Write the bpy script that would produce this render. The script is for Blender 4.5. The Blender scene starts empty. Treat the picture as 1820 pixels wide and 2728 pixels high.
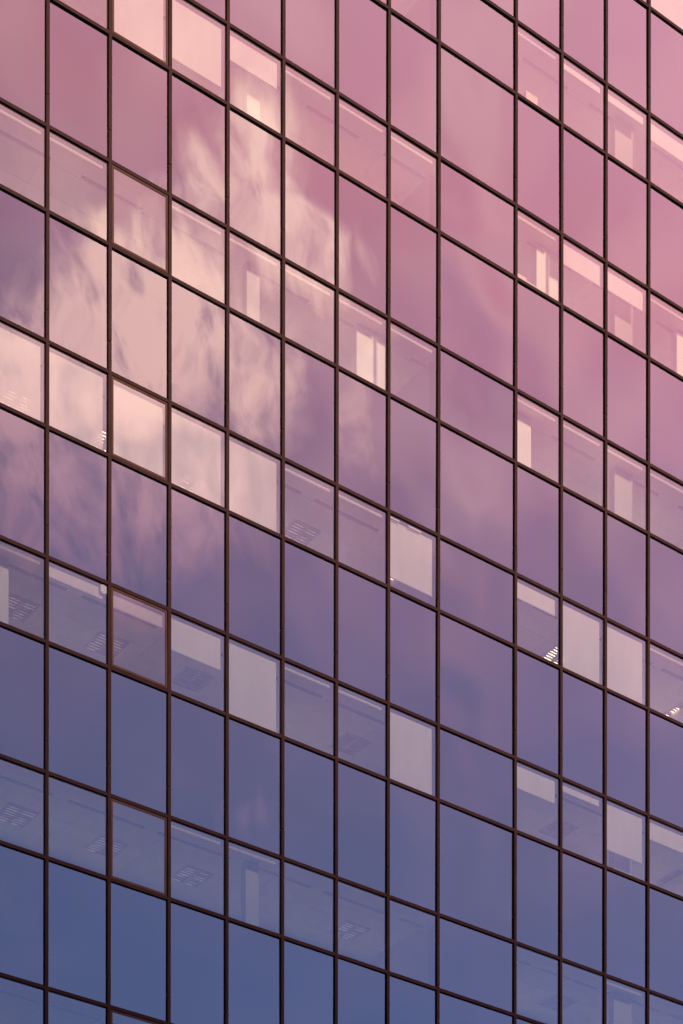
import bpy, math, random
from mathutils import Vector

# ------------------------------------------------------------------ camera, sky, sun, exposure
scene = bpy.context.scene
random.seed(7)
R = math.radians
CAM_Z = 1.6
Z0 = 34.101                     # sill height of window row 1 (metres above the street)
cam_d = bpy.data.cameras.new('camera')
cam = bpy.data.objects.new('camera', cam_d)
scene.collection.objects.link(cam)
cam.location = (-17.526, -32.080, CAM_Z)
YAW = 0.63544
cam.rotation_euler = (math.pi / 2, 0.001463 * -1, -YAW)
cam_d.sensor_fit = 'VERTICAL'
cam_d.sensor_height = 36.0
cam_d.sensor_width = 24.0
cam_d.lens = 5779.79 / 2728 * 36.0
cam_d.shift_y = 3808.46 / 2728
cam_d.clip_end = 3000
scene.camera = cam

SUN_AZ = R(-4.0)                # from the facade normal towards +x
SUN_EL = R(6.0)
sd = Vector((math.sin(SUN_AZ) * math.cos(SUN_EL), -math.cos(SUN_AZ) * math.cos(SUN_EL), math.sin(SUN_EL)))
sun_d = bpy.data.lights.new('sun', 'SUN')
sun_d.energy = 2.7
sun_d.angle = R(10.0)
sun_d.color = (1.0, 0.91, 0.63)
sun = bpy.data.objects.new('sun', sun_d)
sun.rotation_euler = (-sd).to_track_quat('-Z', 'Y').to_euler()
sun.location = (40, -60, 60)
scene.collection.objects.link(sun)

scene.view_settings.view_transform = 'Standard'
scene.view_settings.look = 'None'
scene.view_settings.gamma = 1.0
scene.view_settings.use_curve_mapping = False
scene.view_settings.exposure = 1.0
try:
    scene.cycles.caustics_reflective = False
    scene.cycles.caustics_refractive = False
    scene.cycles.transparent_max_bounces = 16
    scene.cycles.max_bounces = 7
    scene.cycles.diffuse_bounces = 4
    scene.cycles.glossy_bounces = 4
except Exception:
    pass

def lin(r, g, b):
    f = lambda c: (c / 255 / 12.92) if c / 255 <= 0.04045 else ((c / 255 + 0.055) / 1.055) ** 2.4
    return (f(r), f(g), f(b))

class NT:
    """small node-tree helper"""
    def __init__(s, tree):
        s.t = tree; s.n = tree.nodes; s.l = tree.links
    def put(s, sock, v):
        if hasattr(v, 'links') or isinstance(v, bpy.types.NodeSocket): s.l.new(v, sock)
        else: sock.default_value = v
    def node(s, typ, **kw):
        n = s.n.new(typ)
        for k, v in kw.items(): setattr(n, k, v)
        return n
    def m(s, op, a, b=0.0, c=None, clamp=False):
        n = s.node('ShaderNodeMath', operation=op, use_clamp=clamp)
        s.put(n.inputs[0], a); s.put(n.inputs[1], b)
        if c is not None: s.put(n.inputs[2], c)
        return n.outputs[0]
    def rng(s, v, a, b, c=0.0, d=1.0, smooth=False):
        n = s.node('ShaderNodeMapRange', interpolation_type='SMOOTHSTEP' if smooth else 'LINEAR')
        s.put(n.inputs['Value'], v)
        n.inputs['From Min'].default_value = a; n.inputs['From Max'].default_value = b
        n.inputs['To Min'].default_value = c; n.inputs['To Max'].default_value = d
        return n.outputs['Result']
    def comb(s, x, y, z=0.0):
        n = s.node('ShaderNodeCombineXYZ')
        s.put(n.inputs[0], x); s.put(n.inputs[1], y); s.put(n.inputs[2], z)
        return n.outputs[0]
    def noise(s, vec, scale, detail=4.0, rough=0.55, dist=0.0):
        n = s.node('ShaderNodeTexNoise')
        s.put(n.inputs['Vector'], vec); n.inputs['Scale'].default_value = scale
        n.inputs['Detail'].default_value = detail; n.inputs['Roughness'].default_value = rough
        n.inputs['Distortion'].default_value = dist
        return n.outputs['Fac']
    def mix(s, fac, a, b, mode='MIX'):
        n = s.node('ShaderNodeMix', data_type='RGBA', blend_type=mode)
        s.put(n.inputs['Factor'], fac)
        ins = [i for i in n.inputs if i.type == 'RGBA']
        s.put(ins[0], a); s.put(ins[1], b)
        return [o for o in n.outputs if o.type == 'RGBA'][0]
    def ramp(s, fac, stops, interp='LINEAR'):
        n = s.node('ShaderNodeValToRGB'); n.color_ramp.interpolation = interp
        e = n.color_ramp.elements
        while len(e) < len(stops): e.new(0.5)
        for el, (p, c) in zip(e, stops): el.position = p; el.color = (*c, 1)
        s.put(n.inputs[0], fac)
        return n.outputs[0]

REFL = 0.385                    # what the coated glass returns near the viewing angle
K = 1.0 / REFL / 2.0            # photo colour -> sky radiance (exposure is one stop up)

world = bpy.data.worlds.new('World'); scene.world = world
world.use_nodes = True
try:
    world.cycles.sampling_method = 'MANUAL'; world.cycles.sample_map_resolution = 512
except Exception:
    pass
w = NT(world.node_tree); w.n.clear()
tc = w.node('ShaderNodeTexCoord').outputs['Generated']
sep = w.node('ShaderNodeSeparateXYZ'); w.l.new(tc, sep.inputs[0])
X, Y, Zc = sep.outputs
az = w.m('DEGREES', w.m('ARCTAN2', X, w.m('MULTIPLY', Y, -1.0)))
el = w.m('DEGREES', w.m('ARCSINE', w.m('MINIMUM', w.m('MAXIMUM', Zc, -0.999), 0.999)))
# the dusk glow tilts: warmer towards the south-east quarter
tilt = w.m('MULTIPLY', w.m('SINE', w.m('SUBTRACT', w.m('RADIANS', az), R(36.4))), 15.5)
vel = w.comb(az, el)
soft = w.noise(w.comb(w.m('MULTIPLY', az, 0.10), w.m('MULTIPLY', el, 0.22)), 1.0, 3.0, 0.5)
g = w.m('ADD', w.m('ADD', el, tilt), w.m('MULTIPLY', w.m('SUBTRACT', soft, 0.5), 3.0))
def S(r, gg, b, k=1.0): return tuple(c * K * k for c in lin(r, gg, b))
gf = w.rng(g, 15.0, 48.0)
P = lambda e: (e - 15.0) / 33.0
base = w.ramp(gf, [(P(15), S(72, 88, 136)), (P(23), S(76, 89, 135)), (P(27), S(88, 90, 131)), (P(30.4), S(103, 92, 131)),
                   (P(32), S(120, 97, 133)), (P(34.6), S(139, 103, 134)), (P(36.3), S(158, 110, 139)), (P(38.8), S(185, 120, 141)),
                   (P(40), S(186, 123, 145)), (P(43), S(192, 131, 152)), (P(47.5), S(198, 139, 157))])
cloudc = w.ramp(gf, [(P(15), S(92, 98, 140)), (P(24), S(104, 100, 142)), (P(28), S(132, 110, 146)), (P(31), S(166, 124, 150)), (P(33), S(202, 154, 166)),
                     (P(35), S(234, 186, 182)), (P(40), S(243, 196, 186)), (P(46), S(244, 202, 192))])
# clouds: soft-edged banks, warped and broken up by noise
wx = w.m('MULTIPLY', w.m('SUBTRACT', w.noise(vel, 0.40, 3.0, 0.5), 0.5), 2.6)
wy = w.m('MULTIPLY', w.m('SUBTRACT', w.noise(w.comb(w.m('ADD', az, 41.0), el), 0.40, 3.0, 0.5), 0.5), 2.2)
azw = w.m('ADD', az, wx); elw = w.m('ADD', el, wy)
banks = [  # az, el, half-widths, weight, lean
    (33.10, 39.1, 0.75, 1.15, 0.85, 0.20), (34.3, 39.6, 0.85, 1.0, 1.0, 0.35), (34.7, 38.6, 0.9, 1.2, 1.0, 0.3), (35.5, 38.0, 0.75, 1.3, 0.95, 0.35),
    (30.9, 38.1, 1.35, 0.95, 1.05, -0.4), (31.3, 36.5, 2.9, 1.8, 1.25, 0.0), (28.1, 36.1, 1.5, 0.75, 1.1, 0.0),
    (33.9, 35.7, 1.25, 1.3, 0.85, 0.1), (28.4, 35.0, 2.2, 1.1, 1.1, 0.0), (28.6, 33.7, 1.0, 1.5, 0.9, 0.0), (30.4, 33.7, 1.3, 1.0, 0.75, 0.2), (32.3, 33.7, 1.5, 1.3, 0.65, 0.2), (30.0, 33.4, 4.2, 1.8, 0.72, 0.0),
    (36.9, 35.2, 0.8, 1.3, 0.5, 0.0), (36.8, 37.6, 0.5, 0.8, 0.45, 0.2), (34.3, 27.3, 0.9, 0.6, 0.58, 0.1), (28.4, 25.4, 0.7, 1.4, 0.45, 0.0),
    (52.0, 30.0, 5.0, 2.5, 0.6, 0.0), (14.0, 33.0, 5.0, 3.0, 0.8, 0.0), (-20.0, 38.0, 9.0, 4.0, 0.8, 0.0), (75.0, 36.0, 8.0, 3.0, 0.7, 0.0)]
dens = None
vw = w.comb(azw, elw)
for a0, e0, ra, re, wt, lean in banks:
    q = w.node('ShaderNodeVectorMath', operation='MULTIPLY_ADD')
    w.put(q.inputs[0], w.comb(w.m('MULTIPLY_ADD', elw, lean, azw), elw) if lean else vw)
    q.inputs[1].default_value = (1 / ra, 1 / re, 0)
    q.inputs[2].default_value = (-(a0 + e0 * lean) / ra, -e0 / re, 0)
    ln = w.node('ShaderNodeVectorMath', operation='LENGTH'); w.l.new(q.outputs[0], ln.inputs[0])
    v = w.rng(ln.outputs['Value'], 0.0, 1.9, wt, 0.0, smooth=True)
    dens = v if dens is None else w.m('MAXIMUM', dens, v)
azm = w.m('ADD', az, w.m('MULTIPLY', wx, 0.25)); elm = w.m('ADD', el, w.m('MULTIPLY', wy, 0.25))
fib = w.noise(w.comb(w.m('ADD', w.m('MULTIPLY', azm, 1.7), w.m('MULTIPLY', elm, 0.5)), w.m('SUBTRACT', w.m('MULTIPLY', elm, 0.9), w.m('MULTIPLY', azm, 0.2))), 0.90, 5.0, 0.56, 0.1)
fac = w.m('MULTIPLY', dens, w.rng(fib, 0.30, 0.63, 0.40, 1.10))
fac = w.rng(fac, 0.08, 0.95, 0.0, 0.96, smooth=True)
veil = w.rng(w.noise(w.comb(w.m('MULTIPLY', az, 0.34), w.m('MULTIPLY', el, 0.42), 5.0), 1.0, 0.5, 0.5), 0.42, 0.75, 0.0, 0.22)
fac = w.m('MAXIMUM', fac, veil)
col = w.mix(fac, base, cloudc)
gain = w.m('ADD', 0.985, w.m('MULTIPLY', w.m('SINE', w.m('SUBTRACT', w.m('RADIANS', az), R(36.4))), 0.78))
sc = w.node('ShaderNodeVectorMath', operation='SCALE'); w.l.new(col, sc.inputs[0]); w.l.new(gain, sc.inputs['Scale'])
col = sc.outputs[0]
sky = w.node('ShaderNodeTexSky', sky_type='NISHITA', sun_disc=False)
sky.sun_elevation = SUN_EL
sky.sun_rotation = math.pi - SUN_AZ
bg1 = w.node('ShaderNodeBackground'); w.l.new(sky.outputs[0], bg1.inputs[0]); bg1.inputs[1].default_value = 0.006
bg2 = w.node('ShaderNodeBackground'); w.l.new(col, bg2.inputs[0]); bg2.inputs[1].default_value = 1.0
add = w.node('ShaderNodeAddShader'); w.l.new(bg1.outputs[0], add.inputs[0]); w.l.new(bg2.outputs[0], add.inputs[1])
wo = w.node('ShaderNodeOutputWorld'); w.l.new(add.outputs[0], wo.inputs[0])

# ------------------------------------------------------------------ materials
MATS = {}
def mat(name):
    m = bpy.data.materials.new(name); m.use_nodes = True
    t = NT(m.node_tree); t.n.clear(); MATS[name] = m
    out = t.node('ShaderNodeOutputMaterial')
    return m, t, out
def solid(name, c, rough=0.6, metal=0.0, var=0.12, scale=6.0, bump=0.0, spec=0.5):
    m, t, out = mat(name)
    p = t.node('ShaderNodeBsdfPrincipled')
    co = t.node('ShaderNodeTexCoord').outputs['Object']
    inf = t.node('ShaderNodeObjectInfo').outputs['Random']
    vec = t.node('ShaderNodeVectorMath', operation='ADD'); t.put(vec.inputs[0], co)
    t.put(vec.inputs[1], t.comb(t.m('MULTIPLY', inf, 37.0), t.m('MULTIPLY', inf, 11.0)))
    n = t.noise(vec.outputs[0], scale, 5.0, 0.6)
    k = t.rng(n, 0.3, 0.7, 1 - var, 1 + var)
    k = t.m('MULTIPLY', k, t.rng(inf, 0, 1, 1 - var * 0.6, 1 + var * 0.6))
    cc = t.node('ShaderNodeVectorMath', operation='SCALE'); cc.inputs[0].default_value = c; t.put(cc.inputs['Scale'], k)
    t.l.new(cc.outputs[0], p.inputs['Base Color'])
    p.inputs['Roughness'].default_value = rough; p.inputs['Metallic'].default_value = metal
    p.inputs['Specular IOR Level'].default_value = spec
    if bump:
        b = t.node('ShaderNodeBump'); b.inputs['Distance'].default_value = bump
        t.l.new(t.noise(vec.outputs[0], scale * 8, 3.0, 0.6), b.inputs['Height']); t.l.new(b.outputs[0], p.inputs['Normal'])
    t.l.new(p.outputs[0], out.inputs[0])
    return m
def glass(name, refl, tint, rtint, warp, dirt=0.0):
    """coated solar-control glass: part mirror, part clear, slightly wavy"""
    m, t, out = mat(name)
    co = t.node('ShaderNodeTexCoord').outputs['Object']
    inf = t.node('ShaderNodeObjectInfo').outputs['Random']
    off = t.comb(t.m('MULTIPLY', inf, 91.0), t.m('MULTIPLY', inf, 53.0), t.m('MULTIPLY', inf, 17.0))
    vec = t.node('ShaderNodeVectorMath', operation='ADD'); t.put(vec.inputs[0], co); t.put(vec.inputs[1], off)
    b = t.node('ShaderNodeBump'); b.inputs['Strength'].default_value = 1.0; b.inputs['Distance'].default_value = warp
    t.l.new(t.noise(vec.outputs[0], 0.8, 0.0, 0.4), b.inputs['Height'])
    gl = t.node('ShaderNodeBsdfGlossy'); gl.inputs['Roughness'].default_value = 0.0
    gl.inputs['Color'].default_value = (*rtint, 1); t.l.new(b.outputs[0], gl.inputs['Normal'])
    tr = t.node('ShaderNodeBsdfTransparent'); tr.inputs['Color'].default_value = (*tint, 1)
    fr = t.node('ShaderNodeFresnel'); fr.inputs['IOR'].default_value = 1.5
    f = t.m('ADD', refl, t.m('MULTIPLY', fr.outputs[0], 1.0 - refl))
    f = t.m('MULTIPLY', f, t.rng(inf, 0, 1, 0.965, 1.03), clamp=True)
    mx = t.node('ShaderNodeMixShader'); t.l.new(f, mx.inputs[0]); t.l.new(tr.outputs[0], mx.inputs[1]); t.l.new(gl.outputs[0], mx.inputs[2])
    last = mx
    if dirt:
        df = t.node('ShaderNodeBsdfDiffuse'); df.inputs['Color'].default_value = (0.5, 0.45, 0.43, 1)
        m2 = t.node('ShaderNodeMixShader')
        mp = t.node('ShaderNodeMapping'); t.l.new(vec.outputs[0], mp.inputs[0]); mp.inputs['Scale'].default_value = (9.0, 1.0, 0.9)
        dn = t.noise(mp.outputs[0], 1.0, 6.0, 0.7)
        t.l.new(t.rng(dn, 0.42, 0.75, 0.0, dirt), m2.inputs[0])
        t.l.new(mx.outputs[0], m2.inputs[1]); t.l.new(df.outputs[0], m2.inputs[2]); last = m2
    t.l.new(last.outputs[0], out.inputs[0])
    return m
def emitter(name, c, strength):
    m, t, out = mat(name)
    e = t.node('ShaderNodeEmission'); e.inputs[0].default_value = (*c, 1)
    co = t.node('ShaderNodeTexCoord').outputs['Object']
    t.l.new(t.m('MULTIPLY', t.rng(t.noise(co, 14.0, 2.0), 0.3, 0.7, 0.35, 1.5), strength), e.inputs[1])
    t.l.new(e.outputs[0], out.inputs[0]); return m

CLEAR = (0.93, 0.89, 0.86)
G_VIS = glass('coated_glass', 0.345, CLEAR, (1, 1, 1), 0.0026, 0.006)
G_SPA = glass('spandrel_glass', 0.345, CLEAR, (1, 1, 1), 0.0036, 0.006)
G_WIDE = glass('wide_spandrel_glass', 0.345, CLEAR, (1, 1, 1), 0.0120, 0.006)
G_OLD = glass('replacement_glass', 0.32, (0.78, 0.73, 0.74), (0.95, 0.92, 0.92), 0.0018, 0.015)
mclr, tclr, oclr = mat('glass_inner_face')
_t = tclr.node('ShaderNodeBsdfTransparent'); _t.inputs[0].default_value = (0.985, 0.985, 0.985, 1); tclr.l.new(_t.outputs[0], oclr.inputs[0])
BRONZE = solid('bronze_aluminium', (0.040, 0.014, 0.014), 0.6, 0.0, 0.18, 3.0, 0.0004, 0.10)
NECK_SHADE = solid('side_channel_and_shade', (0.012, 0.005, 0.003), 0.6, 0.0, 0.2, 4.0, 0, 0.15)
SASHM = solid('sash_bronze', (0.080, 0.031, 0.016), 0.45, 0.0, 0.2, 4.0, 0, 0.25)
GASKET_SHADE = solid('gasket_and_shade_black', (0.006, 0.005, 0.006), 0.8, 0.0, 0.2, 6.0, 0, 0.1)
INNER = solid('inner_frame_grey', (0.16, 0.13, 0.13), 0.5, 0.0, 0.1)
BACK = solid('spandrel_backing', (0.005, 0.004, 0.004), 0.8, 0.0, 0.25, 1.5)
CEIL = solid('ceiling_white', (0.84, 0.80, 0.74), 0.8, 0.0, 0.05, 3.0)
TILE = solid('ceiling_panel_white', (0.86, 0.85, 0.81), 0.85, 0.0, 0.06, 3.0)
BULK = solid('perimeter_soffit_white', (0.88, 0.80, 0.72), 0.7, 0.0, 0.03)
DARKS = solid('slot_black', (0.05, 0.04, 0.05), 0.7, 0.0, 0.1)
WALLI = solid('office_wall', (0.90, 0.86, 0.78), 0.8, 0.0, 0.05)
COLM = solid('column_plaster', (0.80, 0.76, 0.68), 0.75, 0.0, 0.05, 2.0)
COLH = solid('column_pale', (0.56, 0.52, 0.47), 0.75, 0.0, 0.05, 2.0)
COLG = solid('column_grey', (0.40, 0.37, 0.34), 0.75, 0.0, 0.05, 2.0)
CARP = solid('office_floor', (0.58, 0.53, 0.48), 0.9, 0.0, 0.1)
TUBE = solid('blind_tube_white', (0.62, 0.56, 0.52), 0.5, 0.0, 0.04)
HOUS = solid('lamp_housing', (0.66, 0.62, 0.60), 0.5, 0.0, 0.1)
LOUV = solid('lamp_louvre', (0.50, 0.46, 0.45), 0.4, 0.0, 0.1)
PAPER = solid('paper', (0.88, 0.86, 0.84), 0.8, 0.0, 0.03)
CARD = solid('cardboard', (0.80, 0.60, 0.42), 0.85, 0.0, 0.08)
CABM = solid('cabinet_laminate', (0.75, 0.58, 0.45), 0.6, 0.0, 0.05)
HAND = solid('handle_grey', (0.30, 0.24, 0.25), 0.4, 0.2, 0.1)
ASPH = solid('asphalt', (0.05, 0.048, 0.047), 0.9, 0.0, 0.25, 0.6, 0.004)
CONC = solid('concrete', (0.30, 0.27, 0.25), 0.85, 0.0, 0.15, 0.5)
ROOF = solid('roof_membrane', (0.18, 0.17, 0.17), 0.9, 0.0, 0.15, 0.5)
NGL = solid('far_window_glass', (0.03, 0.035, 0.045), 0.08, 0.0, 0.2)
OFFR = solid('unlit_reflector', (0.72, 0.66, 0.62), 0.25, 0.5, 0.2)
ON = emitter('tube_light_on', (1.0, 0.72, 0.40), 3.3)
DIM = emitter('tube_light_dim', (1.0, 0.72, 0.52), 0.30)
# blind fabric: woven, lets some light through and a little of what is behind it
mfab, tf, of = mat('blind_fabric')
co = tf.node('ShaderNodeTexCoord').outputs['Object']
inf = tf.node('ShaderNodeObjectInfo').outputs['Random']
mpf = tf.node('ShaderNodeMapping'); tf.l.new(co, mpf.inputs[0]); mpf.inputs['Scale'].default_value = (2.6, 1.0, 0.7)
mpf.inputs['Location'].default_value = (0.3, 0, 0)
addv = tf.node('ShaderNodeVectorMath', operation='ADD'); tf.l.new(mpf.outputs[0], addv.inputs[0]); tf.l.new(tf.comb(tf.m('MULTIPLY', inf, 40.0), 0.0), addv.inputs[1])
n1 = tf.noise(addv.outputs[0], 1.2, 3.0)
fc = tf.mix(tf.rng(n1, 0.3, 0.7), (0.88, 0.76, 0.75, 1), (0.96, 0.84, 0.82, 1))
dif = tf.node('ShaderNodeBsdfDiffuse'); tf.l.new(fc, dif.inputs[0])
trl = tf.node('ShaderNodeBsdfTranslucent'); tf.l.new(fc, trl.inputs[0])
trp = tf.node('ShaderNodeBsdfTransparent')
ma = tf.node('ShaderNodeMixShader'); ma.inputs[0].default_value = 0.18; tf.l.new(dif.outputs[0], ma.inputs[1]); tf.l.new(trl.outputs[0], ma.inputs[2])
mb = tf.node('ShaderNodeMixShader'); mb.inputs[0].default_value = 0.10; tf.l.new(ma.outputs[0], mb.inputs[1]); tf.l.new(trp.outputs[0], mb.inputs[2])
tf.l.new(mb.outputs[0], of.inputs[0])
FAB = mfab

# ------------------------------------------------------------------ mesh helpers
COL = scene.collection
class MB:
    def __init__(s): s.v = []; s.f = []; s.mi = []
    def box(s, x0, x1, y0, y1, z0, z1, mi=0, front=None):
        b = len(s.v)
        s.v += [(x, y, z) for z in (z0, z1) for y in (y0, y1) for x in (x0, x1)]
        F = [(0, 2, 3, 1), (4, 5, 7, 6), (0, 1, 5, 4), (2, 6, 7, 3), (0, 4, 6, 2), (1, 3, 7, 5)]   # -z +z -y +y -x +x
        for i, q in enumerate(F):
            s.f.append(tuple(b + k for k in q)); s.mi.append(front if (front is not None and i == 2) else mi)
        return s
    def prism_z(s, prof, z0, z1, mi=0):           # profile in x,y (counter-clockwise), extruded along z
        b = len(s.v); n = len(prof)
        s.v += [(x, y, z0) for x, y in prof] + [(x, y, z1) for x, y in prof]
        for i in range(n):
            j = (i + 1) % n; s.f.append((b + i, b + j, b + n + j, b + n + i)); s.mi.append(mi if isinstance(mi, int) else mi[i])
        s.f.append(tuple(b + n - 1 - i for i in range(n))); s.mi.append(0)
        s.f.append(tuple(b + n + i for i in range(n))); s.mi.append(0)
        return s
    def prism_x(s, prof, x0, x1, mi=0):           # profile in y,z
        b = len(s.v); n = len(prof)
        s.v += [(x0, y, z) for y, z in prof] + [(x1, y, z) for y, z in prof]
        for i in range(n):
            j = (i + 1) % n; s.f.append((b + j, b + i, b + n + i, b + n + j)); s.mi.append(mi if isinstance(mi, int) else mi[i])
        s.f.append(tuple(b + i for i in range(n))); s.mi.append(0)
        s.f.append(tuple(b + 2 * n - 1 - i for i in range(n))); s.mi.append(0)
        return s
    def mesh(s, name, mats):
        me = bpy.data.meshes.new(name); me.from_pydata(s.v, [], s.f)
        for m in (mats if isinstance(mats, (list, tuple)) else [mats]): me.materials.append(m)
        me.polygons.foreach_set('material_index', s.mi); me.update()
        return me
def obj(name, me, parent=None, loc=(0, 0, 0)):
    o = bpy.data.objects.new(name, me); COL.objects.link(o); o.location = loc
    if parent is not None: o.parent = parent
    return o
def empty(name, loc=(0, 0, 0)):
    o = bpy.data.objects.new(name, None); o.empty_display_size = 0.2; COL.objects.link(o); o.location = loc; return o
def tag(o, label=None, cat=None, group=None, kind=None):
    if label: o['label'] = label
    if cat: o['category'] = cat
    if group: o['group'] = group
    if kind: o['kind'] = kind
    return o
CACHE = {}
def cached(key, fn):
    if key not in CACHE: CACHE[key] = fn()
    return CACHE[key]

# ------------------------------------------------------------------ layout of the curtain wall
B, WB, H, PITCH = 1.2, 1.93166, 1.42416, 3.6
def MXp(m):                                       # x of mullion m (1..12 in the picture)
    return (m - 1) * B if m <= 8 else 7 * B + WB + (m - 9) * B
COLS = range(-1, 14)                              # bay c lies between mullion c and c + 1
BANDS = range(-3, 6)                              # window rows, counted downwards
def zb(b): return Z0 - PITCH * b                  # sill line
def zt(b): return zb(b) + H                       # head line
XL, XR = MXp(-1), MXp(14)
CW, CD = 0.064, 0.05                              # cap width and depth
ZTOP, ZBOT = zt(BANDS[0]) , zt(BANDS[-1] + 1)

# ground
gm = MB(); gm.v = [(-900, -900, 0), (900, -900, 0), (900, 900, 0), (-900, 900, 0)]; gm.f = [(0, 1, 2, 3)]; gm.mi = [0]
tag(obj('ground', gm.mesh('ground', ASPH)), kind='structure')
pm = MB().box(-60, 80, -6.0, -0.3, 0.004, 0.14)
tag(obj('pavement', pm.mesh('pavement', CONC)), kind='structure')

bld = empty('office_building', (0, 0, 0))
tag(bld, 'office tower with bronze-framed mirror glass curtain wall reflecting a pink and blue sky', 'building')

# mullion caps: storey-long pieces with open joints
def cap_mesh(L):
    h = CW / 2
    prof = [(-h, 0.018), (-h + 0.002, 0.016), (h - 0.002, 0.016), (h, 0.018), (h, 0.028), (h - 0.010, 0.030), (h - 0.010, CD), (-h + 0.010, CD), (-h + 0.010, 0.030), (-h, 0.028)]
    mi = [0, 0, 0, 0, 1, 1, 1, 1, 1, 1]  # left cap face dark like the channel: shade put into its colour
    return MB().prism_z(prof, 0.006, L - 0.006, mi).mesh('mullion', [BRONZE, NECK_SHADE])
for m in range(-1, 15):
    for b in range(BANDS[0] - 1, BANDS[-1] + 1):
        z1 = zt(b) + 0.52; z0 = zt(b + 1) + 0.52
        z1 = min(z1, ZTOP + 0.9)
        o = obj('mullion', cached(('cap', round(z1 - z0, 3)), lambda: cap_mesh(z1 - z0)), bld, (MXp(m), random.uniform(-0.0008, 0.0008), z0))
    z1 = zt(BANDS[-1] + 1) + 0.52
    o = obj('mullion', cached(('cap', 0.52), lambda: cap_mesh(0.52)), bld, (MXp(m), 0, ZBOT))
    im = cached('inner_mullion', lambda: MB().box(-0.012, 0.012, 0.0505, 0.0640, 0, ZTOP - ZBOT, 1).box(-0.028, 0.028, 0.0645, 0.112, 0, ZTOP - ZBOT, 0).mesh('inner_mullion', [INNER, GASKET_SHADE]))
    obj('inner_mullion', im, bld, (MXp(m), 0, ZBOT))

# transoms, one per bay and line
def bay(c): return MXp(c) + CW / 2 + 0.0005, MXp(c + 1) - CW / 2 - 0.0005
def transom_mesh(L):
    h = CW / 2
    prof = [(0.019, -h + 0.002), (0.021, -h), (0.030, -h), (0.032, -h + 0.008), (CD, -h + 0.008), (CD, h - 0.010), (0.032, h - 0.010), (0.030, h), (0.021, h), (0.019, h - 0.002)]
    mi = [1, 1, 1, 1, 1, 1, 0, 0, 0, 0]  # underside faces black: shade below the transom put into the colour
    return MB().prism_x(prof, 0, L, mi).mesh('transom', [BRONZE, GASKET_SHADE])
lines = []
for b in BANDS: lines += [zt(b), zb(b)]
lines.append(ZBOT)
for z in lines:
    for c in COLS:
        x0, x1 = bay(c)
        obj('transom', cached(('tr', round(x1 - x0, 3)), lambda: transom_mesh(x1 - x0)), bld, (x0, random.uniform(0, 0.001), z))
    it = cached('inner_transom', lambda: MB().box(0, XR - XL, 0.0665, 0.110, -0.028, 0.028).mesh('inner_transom', INNER))
    obj('inner_transom', it, bld, (XL, 0, z))

# glass: every pane its own piece, each with its own very small lean
def pane_mesh(Wd, Hh, m):
    return MB().box(-Wd / 2, Wd / 2, 0.0, 0.010, -Hh / 2, Hh / 2, 1, 0).mesh('pane', [m, mclr])
def put_pane(name, c, z0, z1, m, lean=1.0, parent=bld, inset=0.012):
    x0, x1 = MXp(c) + inset, MXp(c + 1) - inset
    Wd, Hh = x1 - x0, z1 - z0 - 2 * inset
    me = cached((m.name, round(Wd, 3), round(Hh, 3)), lambda: pane_mesh(Wd, Hh, m))
    o = obj(name, me, parent, ((x0 + x1) / 2, 0.0515, (z0 + z1) / 2))
    o.rotation_euler = (random.gauss(0, 0.0014) * lean, 0, random.gauss(0, 0.0016) * lean)
    return o
def backing(p, Wd, Hh):
    me = cached(('bk', round(Wd, 3), round(Hh, 3)), lambda: MB().box(-Wd / 2 + 0.02, Wd / 2 - 0.02, 0.025, 0.045, -Hh / 2 + 0.02, Hh / 2 - 0.02).mesh('backing_panel', BACK))
    return obj('backing_panel', me, p)
SASH = {}
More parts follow.
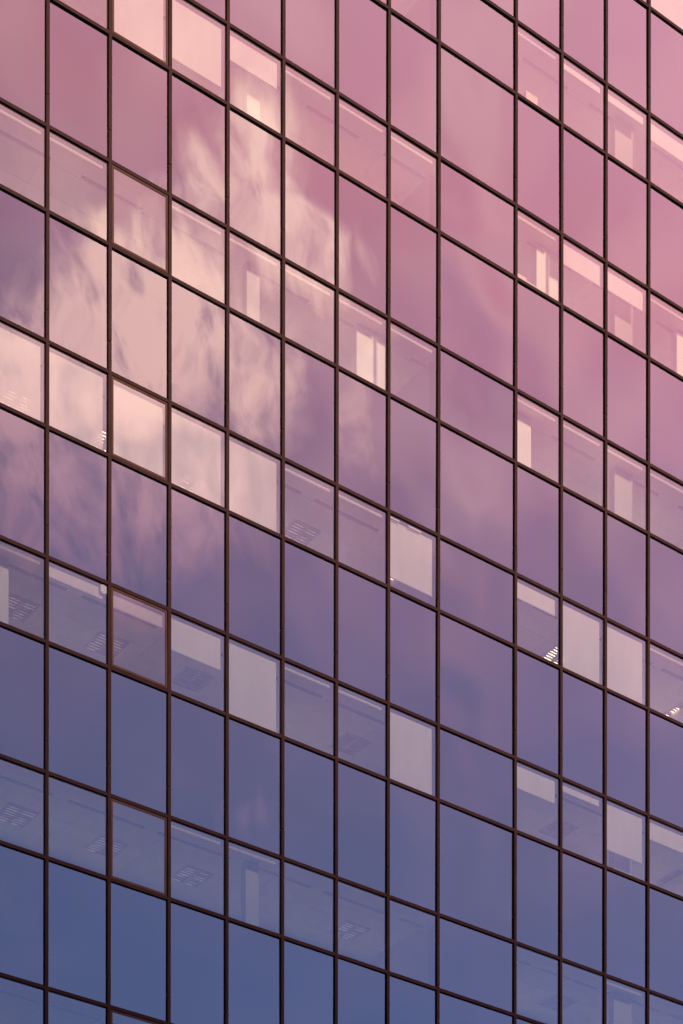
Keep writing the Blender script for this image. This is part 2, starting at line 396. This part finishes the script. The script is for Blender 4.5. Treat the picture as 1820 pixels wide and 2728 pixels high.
for c in COLS:
    Wd = MXp(c + 1) - MXp(c) - 0.024
    for b in BANDS:
        o = put_pane('spandrel_pane', c, zt(b + 1), zb(b), G_WIDE if c == 8 else G_SPA, 1.0 if c != 8 else 1.4)
        backing(o, Wd, zb(b) - zt(b + 1) - 0.024)
        if c == 8:
            o = put_pane('spandrel_pane', c, zb(b), zt(b), G_WIDE, 1.4); backing(o, Wd, H - 0.024)
        elif c != 2:
            gm_ = G_OLD if (b, c) == (3, 0) else G_VIS
            put_pane('window_pane', c, zb(b), zt(b), gm_)
        else:                                     # top-hung opening light
            gm_ = G_OLD if b == 3 else G_VIS
            x0, x1 = MXp(c) + CW / 2 + 0.008, MXp(c + 1) - CW / 2 - 0.014
            z0, z1 = zb(b) + CW / 2 + 0.004, zt(b) - CW / 2 - 0.006
            fw, Wf, Hf = 0.036, x1 - x0, z1 - z0
            def sash():
                q = MB()
                for (a0, a1, c0, c1) in ((-Wf / 2, -Wf / 2 + fw, -Hf, 0), (Wf / 2 - fw, Wf / 2, -Hf, 0), (-Wf / 2 + fw, Wf / 2 - fw, -fw, 0), (-Wf / 2 + fw, Wf / 2 - fw, -Hf, -Hf + fw)):
                    q.box(a0, a1, 0.0, 0.026, c0, c1, 0)
                return q.mesh('opening_sash', [SASHM])
            s = obj('opening_sash', cached('sash', sash), bld, ((x0 + x1) / 2, 0.031, z1))
            s.rotation_euler = ({0: -0.004, 1: -0.006, 2: -0.003, 3: -0.010, 4: 0.004}.get(b, 0.0), 0, 0)
            gw, gh = Wf - 2 * fw + 0.01, Hf - 2 * fw + 0.01
            gme = cached(('sashglass', gm_.name), lambda: pane_mesh(gw, gh, gm_))
            obj('window_pane', gme, s, (0, 0.008, -Hf / 2))
            obj('handle', cached('sashhandle', lambda: MB().box(-0.07, 0.07, 0.034, 0.055, 0.0, 0.022).box(-0.012, 0.012, 0.0262, 0.0345, 0.004, 0.018).mesh('handle', HAND)), s, (-0.09, 0, -Hf + 0.036))
            # outer rebate frame behind the sash
            def rebate():
                q = MB()
                for (a0, a1, c0, c1) in ((-B / 2 + 0.013, -B / 2 + 0.055, -H / 2, H / 2), (B / 2 - 0.055, B / 2 - 0.013, -H / 2, H / 2), (-B / 2 + 0.055, B / 2 - 0.055, H / 2 - 0.055, H / 2 - 0.013), (-B / 2 + 0.055, B / 2 - 0.055, -H / 2 + 0.013, -H / 2 + 0.055)):
                    q.box(a0, a1, 0.0, 0.004, c0, c1, 0)
                return q.mesh('sash_rebate', GASKET_SHADE)
            obj('sash_rebate', cached('rebate', rebate), bld, ((MXp(c) + MXp(c + 1)) / 2, 0.0595, (zb(b) + zt(b)) / 2))

# ------------------------------------------------------------------ inside: slabs, ceilings, walls, columns
DEEP = 2.55  # unseen rear wall set this near to bounce sunlight onto the ceilings
slab_h = (zb(0) - 0.85) - (zt(1) + 0.02)
slab_me = MB().box(XL, XR, 0.125, DEEP, 0, slab_h, 0).mesh('floor_slab', [CEIL, CARP])
slab_me.polygons[1].material_index = 1
sill_me = MB().box(XL, XR, 0.125, 0.24, 0, 0.82).mesh('sill_wall', WALLI)
rear_me = MB().box(XL, XR, DEEP - 0.1, DEEP, 0, 2.26).mesh('rear_bounce_wall', WALLI)
side_me = MB().box(0, 0.1, 0.125, DEEP - 0.1, 0, 2.26).mesh('side_wall', WALLI)
soff_me = MB().box(XL, XR, 0.125, 0.372, -0.022, 0.0).mesh('perimeter_soffit', BULK)
pan_w = 2.4
def panel_mesh(d): return MB().box(0.004, pan_w - 0.004, 0.004, d - 0.004, -0.006, 0.0).mesh('ceiling_panel', TILE)
rows = [(0.375, 0.295), (0.67, 0.615), (1.285, 0.615), (1.90, 0.60)]
slot_me = MB().box(0, 1.2, 0.0, 0.018, -0.011, -0.0065).box(0, 1.2, 0.036, 0.054, -0.011, -0.0065).mesh('air_slot', DARKS)
wide_me = MB().box(0, 1.5, 0.0, 0.075, -0.011, -0.0065).mesh('air_slot', DARKS)
for b in list(BANDS) + [BANDS[-1] + 1]:
    obj('floor_slab', slab_me, bld, (0, 0, zt(b) + 0.02))
for b in BANDS:
    obj('sill_wall', sill_me, bld, (0, 0, zb(b) - 0.85))
    fz = zb(b) - 0.845
    obj('rear_bounce_wall', rear_me, bld, (0, 0, fz)); obj('side_wall', side_me, bld, (XL, 0, fz)); obj('side_wall', side_me, bld, (XR - 0.1, 0, fz))
    cz = zt(b) + 0.018
    obj('perimeter_soffit', soff_me, bld, (0, 0, cz))
    if -2 <= b <= 5:
        for (y, d) in rows:
            me = cached(('cp', d), lambda: panel_mesh(d))
            for i in range(8):
                obj('ceiling_panel', me, bld, (XL + 0.3 + i * pan_w, y, cz + random.uniform(-0.0015, 0.0015)))
        wide = b >= 2
        ph = {-1: 0.2, 0: 5.72 - 5.4, 1: 0.97, 2: 14.91 - 14.4, 3: 1.0, 4: 0.75, 5: 0.4}.get(b, 0.0)
        for i in range(-1, 9):
            obj('air_slot', wide_me if wide else slot_me, bld, (ph + 1.8 * i, 0.585, cz))
# columns and wall returns seen behind the glass: band -> list of (x0, x1)
core_me = {}
def column(b, x0, x1, y0=0.50, dep=0.16, cm=COLM):
    hgt = zt(b) + 0.008 - (zb(b) - 0.845)
    me = cached(('colm', round(x1 - x0, 2), dep, cm.name), lambda: MB().box(0, x1 - x0, 0, dep, 0, hgt).mesh('column', cm))
    return obj('column', me, bld, (x0, y0, zb(b) - 0.845))
for b in BANDS:
    column(b, 4.32, 4.60, cm=COLH if b < 2 else COLG)  # paler tone in the upper rows, darker in the lower ones
    column(b, 13.42, 13.95, cm=COLG)
    if -1 <= b: column(b, 8.52, 8.66, 0.48, 1.6, COLG)
    if b in (0,): column(b, 11.28, 11.90); column(b, 15.2, 15.8)
    if b in (1,): column(b, 6.80, 7.52); column(b, 10.5, 11.14)
    if b in (3,): column(b, -0.95, -0.47)

# ------------------------------------------------------------------ words for places
ORD = ['first', 'second', 'third', 'fourth', 'fifth', 'sixth', 'seventh', 'eighth', 'ninth', 'tenth', 'eleventh', 'twelfth', 'thirteenth']
def where(b, c):
    if b == 5: return '%s glass column from left, lowest window row at bottom edge' % ORD[c]
    return '%s glass column from left, %s window row down right edge' % (ORD[c], ORD[b + 2])

# roller blinds
def tube_mesh(L):
    n = 10; prof = [(0.030 * math.cos(2 * math.pi * i / n), 0.030 * math.sin(2 * math.pi * i / n)) for i in range(n)]
    return MB().prism_x(prof, 0, L).mesh('tube', TUBE)
def fabric_mesh(L, drop):
    q = MB(); nx, nz = 6, 5
    for k, y in enumerate((0.0, 0.0015)):
        for j in range(nz + 1):
            for i in range(nx + 1):
                u, v = i / nx, j / nz
                q.v.append((u * L, y + 0.004 * math.sin(u * 5 + drop * 9) * v, -drop * v))
    N = (nx + 1) * (nz + 1)
    for j in range(nz):
        for i in range(nx):
            a = j * (nx + 1) + i
            q.f.append((a, a + nx + 1, a + nx + 2, a + 1)); q.mi.append(0)
    q.v = q.v[:N]
    return q.mesh('fabric', FAB)
BLIND = {  # (row, bay): how far down the pane the cloth reaches; 1.3 = below the sill
    (-2, 12): 1.3, (-2, 11): 0.3, (-1, 9): 0, (-1, 10): 0.20, (-1, 11): 0.22, (-1, 12): 0.36, (-1, 7): 0,
    (0, 1): 0, (0, 2): 1.3, (0, 3): 0.84, (0, 4): 0.43, (0, 5): 0, (0, 6): 0, (0, 7): 0, (0, 9): 0, (0, 10): 0.40, (0, 11): 0.38, (0, 12): 0,
    (1, 0): 0, (1, 1): 0, (1, 3): 0, (1, 4): 0, (1, 5): 0, (1, 6): 0, (1, 7): 0, (1, 9): 0, (1, 10): 0, (1, 11): 0, (1, 12): 0,
    (2, 0): 1.3, (2, 1): 1.3, (2, 2): 1.3, (2, 3): 1.3, (2, 4): 1.3, (2, 5): 0, (2, 6): 0, (2, 7): 0.87, (2, 9): 0.33, (2, 10): 1.3, (2, 11): 1.3, (2, 12): 0,
    (3, 0): 0, (3, 1): 0.24, (3, 2): 0.28, (3, 3): 0.50, (3, 4): 1.3, (3, 5): 0, (3, 6): 0, (3, 7): 1.3, (3, 9): 0.42, (3, 10): 0.20, (3, 11): 0.76, (3, 12): 0.36,
    (4, 3): 0, (4, 4): 0, (4, 11): 0}
for (b, c), q in BLIND.items():
    x0, x1 = MXp(c) + 0.06, MXp(c + 1) - 0.075
    L = x1 - x0
    y = 0.165; ztb = zt(b) - 0.075
    r = empty('roller_blind', (x0, y, ztb))
    obj('tube', cached(('tube', round(L, 3)), lambda: tube_mesh(L)), r)
    if q:
        # where the hem is seen through the glass at fraction q of the pane from the oblique, low viewpoint
        drop = min(q, 1.0) * H - 0.075 - 0.105 if q < 1.2 else H + 0.12 - 0.075
        drop = max(drop, 0.06)
        obj('fabric', cached(('fab', round(L, 3), round(drop, 2)), lambda: fabric_mesh(L, drop)), r, (0, -0.030, 0))
        if q < 1.2:
            obj('hem_bar', cached(('hem', round(L, 3)), lambda: MB().box(0.0, L, -0.008, 0.008, -0.012, 0.012).mesh('hem_bar', TUBE)), r, (0, -0.029, -drop))
    state = 'fully lowered cream roller blind' if q > 1.2 else ('rolled-up pale roller blind' if q == 0 else ('half-lowered cream roller blind' if q >= 0.4 and q < 0.6 else ('mostly lowered cream roller blind' if q >= 0.6 else 'barely lowered cream roller blind')))
    tag(r, state + ', ' + where(b, c), 'roller blind', 'roller blinds behind the windows')

# recessed louvre lights: two banks of small reflector cells each
def lamp_meshes(seed, emis):
    rnd = random.Random(seed)
    hsg = MB()
    hsg.box(-0.30, 0.30, -0.30, -0.28, -0.012, 0).box(-0.30, 0.30, 0.28, 0.30, -0.012, 0)
    hsg.box(-0.30, -0.28, -0.28, 0.28, -0.012, 0).box(0.28, 0.30, -0.28, 0.28, -0.012, 0)
    hsg.box(-0.28, 0.28, -0.28, 0.28, -0.003, 0.0).box(-0.012, 0.012, -0.28, 0.28, -0.014, -0.003)
    lou = MB(); cel = MB()
    for sx in (-1, 1):
        for k in range(7):
            y = -0.24 + k * 0.08
            lou.box(sx * 0.146 - 0.13, sx * 0.146 + 0.13, y - 0.004, y + 0.004, -0.018, -0.0035)
            if rnd.random() < 0.82:
                n = len(cel.v)
                a = sx * 0.146 - rnd.uniform(0.07, 0.12); e = sx * 0.146 + rnd.uniform(0.05, 0.12)
                cel.v += [(a, y + 0.010, -0.016), (e, y + 0.010, -0.016), (e, y + 0.036, -0.006), (a, y + 0.036, -0.006)]
                cel.f.append((n, n + 3, n + 2, n + 1)); cel.mi.append(0)
    return hsg.mesh('housing', HOUS), lou.mesh('louvre', LOUV), cel.mesh('reflector', emis)
LM = {('on', i): lamp_meshes(i, ON) for i in range(2)}
LM.update({('dim', i): lamp_meshes(10 + i, DIM) for i in range(3)})
LM.update({('off', i): lamp_meshes(20 + i, OFFR) for i in range(2)})
LAMPS = [(0.25, 4, 0), (2.05, 4, 1), (3.85, 4, 3), (7.45, 4, 6), (9.25, 4, 7), (12.85, 4, 9),
         (0.25, 3, 0), (2.05, 3, 1), (3.85, 3, 3), (7.45, 3, 6), (12.85, 3, 9), (16.35, 3, 12),
         (0.25, 2, 0), (2.05, 2, 1), (3.85, 2, 3), (6.25, 2, 5), (8.70, 2, 7), (12.85, 2, 9), (16.40, 2, 12)]
for i, (x, b, c) in enumerate(LAMPS):
    kind = 'on' if b == 2 and c in (0, 1, 3, 7, 9, 12) else ('off' if (b, c) in ((3, 6), (3, 9), (3, 12), (4, 7), (4, 9), (3, 3)) else 'dim')
    t3 = LM[(kind, i % (3 if kind == 'dim' else 2))]
    r = empty('ceiling_light', (x, 1.585, zt(b) + 0.0095))
    for nm, me in zip(('housing', 'louvre', 'reflector'), t3): obj(nm, me, r)
    tag(r, {'on': 'glowing', 'dim': 'faintly lit', 'off': 'unlit'}[kind] + ' louvred ceiling light, ' + where(b, c), 'ceiling light', 'louvred ceiling lights')

# small things at the windows
pn = MB().box(-0.062, 0.062, 0, 0.002, -0.075, 0.075)
for sx in (-1, 1):
    for sz in (-1, 1): pn.box(sx * 0.05 - 0.012, sx * 0.05 + 0.012, -0.0012, -0.0004, sz * 0.066 - 0.008, sz * 0.066 + 0.008, 1)
tag(obj('paper_notice', pn.mesh('paper_notice', [PAPER, HAND]), None, (1.108, 0.064, Z0 - 9.483)), 'small white square paper taped inside window at its top right corner', 'notice')
bx = MB().box(-0.15, 0.15, -0.13, 0.13, 0, 0.40).box(-0.155, 0.155, -0.135, 0.135, 0.40, 0.425)
tag(obj('storage_box', bx.mesh('storage_box', CARD), None, (10.93, 0.38, zb(-1) + 0.012)), 'pale cardboard box standing on window ledge near top right', 'box')
ledge_me = MB().box(0, 1.1, 0.245, 0.60, -0.03, 0.01).mesh('window_ledge', CABM)
obj('window_ledge', ledge_me, bld, (MXp(9) + 0.05, 0, zb(-1)))
cb = MB().box(0, 0.55, 0, 0.25, 0, 0.33).box(0.0, 0.24, 0.02, 0.22, 0.33, 0.40).box(0.62, 0.635, 0.05, 0.065, 0, 0.34).box(0.55, 0.635, 0.05, 0.065, 0.34, 0.352)
obj('window_ledge', ledge_me, bld, (MXp(9) + 0.05, 0, zb(0)))
tag(obj('low_cabinet', cb.mesh('low_cabinet', CABM), None, (10.62, 0.30, zb(0) + 0.012)), 'low tan cabinet with a thin rail beside bright white column', 'cabinet')
for i, (xx, L) in enumerate(((MXp(7) + 0.06, 0.22), (MXp(7) + 0.50, 0.30))):
    t_ = MB().box(0, L, 0, 0.0015, -0.012, 0.012).box(L - 0.02, L - 0.012, 0, 0.0015, -0.045, -0.012)
    tag(obj('tape_strip', t_.mesh('tape_strip', PAPER), None, (xx, 0.0635, zt(2) - 0.075)), ('left' if i == 0 else 'right') + ' torn pale tape strip along top of blind-covered window with gold lamp', 'tape')

# ------------------------------------------------------------------ rest of the tower, out of view
HT = ZTOP + 0.9
bm_ = MB()
bm_.box(XL, XR, 0.055, 14.0, 0.0, ZBOT - 0.04)
bm_.box(XL - 14.0, XL - 0.04, 0.055, 14.0, 0.0, HT).box(XR + 0.04, XR + 12.0, 0.055, 14.0, 0.0, HT)
bm_.box(XL, XR, DEEP + 0.01, 14.0, ZBOT, HT - 0.1).box(XL, XR, 0.055, DEEP + 0.005, zt(BANDS[0]) + 1.45, HT + 0.6)
tag(obj('outer_wall', bm_.mesh('outer_wall', [NGL]), bld))
gr = MB()
def grid(xa, xb, za, zb_):
    n = max(1, round((xb - xa) / B))
    for i in range(n + 1):
        x = xa + (xb - xa) * i / n; gr.box(x - 0.033, x + 0.033, 0.0, 0.054, za, zb_)
    z = ZBOT
    zz = []
    for k in range(-4, 11):
        for q in (zt(k), zb(k)):
            if za + 0.1 < q < zb_ - 0.1: zz.append(q)
    for q in zz: gr.box(xa + 0.034, xb - 0.034, 0.002, 0.0535, q - 0.033, q + 0.033)
grid(XL + 0.1, XR - 0.1, 0.02, ZBOT - 0.05)
grid(XL - 13.9, XL - 0.15, 0.02, HT); grid(XR + 0.15, XR + 11.9, 0.02, HT)
tag(obj('outer_frame', gr.mesh('outer_frame', [BRONZE]), bld), kind='stuff')

# unseen block added behind the viewer to keep low sun off lower storeys
NH = 32.0
nb = empty('added_shade_block', (60, -95, 0))
tag(nb, 'unseen concrete block added behind the viewer to shade lower storeys', 'building')
wm = MB().box(-150, 150, -16, 0, 0, NH)
obj('wall', wm.mesh('wall', CONC), nb)
rm = MB().box(-150.3, 150.3, -16.3, 0.3, NH, NH + 0.25)
obj('roof', rm.mesh('roof', ROOF), nb)
strip = MB().box(-149, 149, 0.004, 0.05, 0, 1.5).mesh('window_band', NGL)
for k in range(10): obj('window_band', strip, nb, (0, 0, 1.4 + k * 3.6))
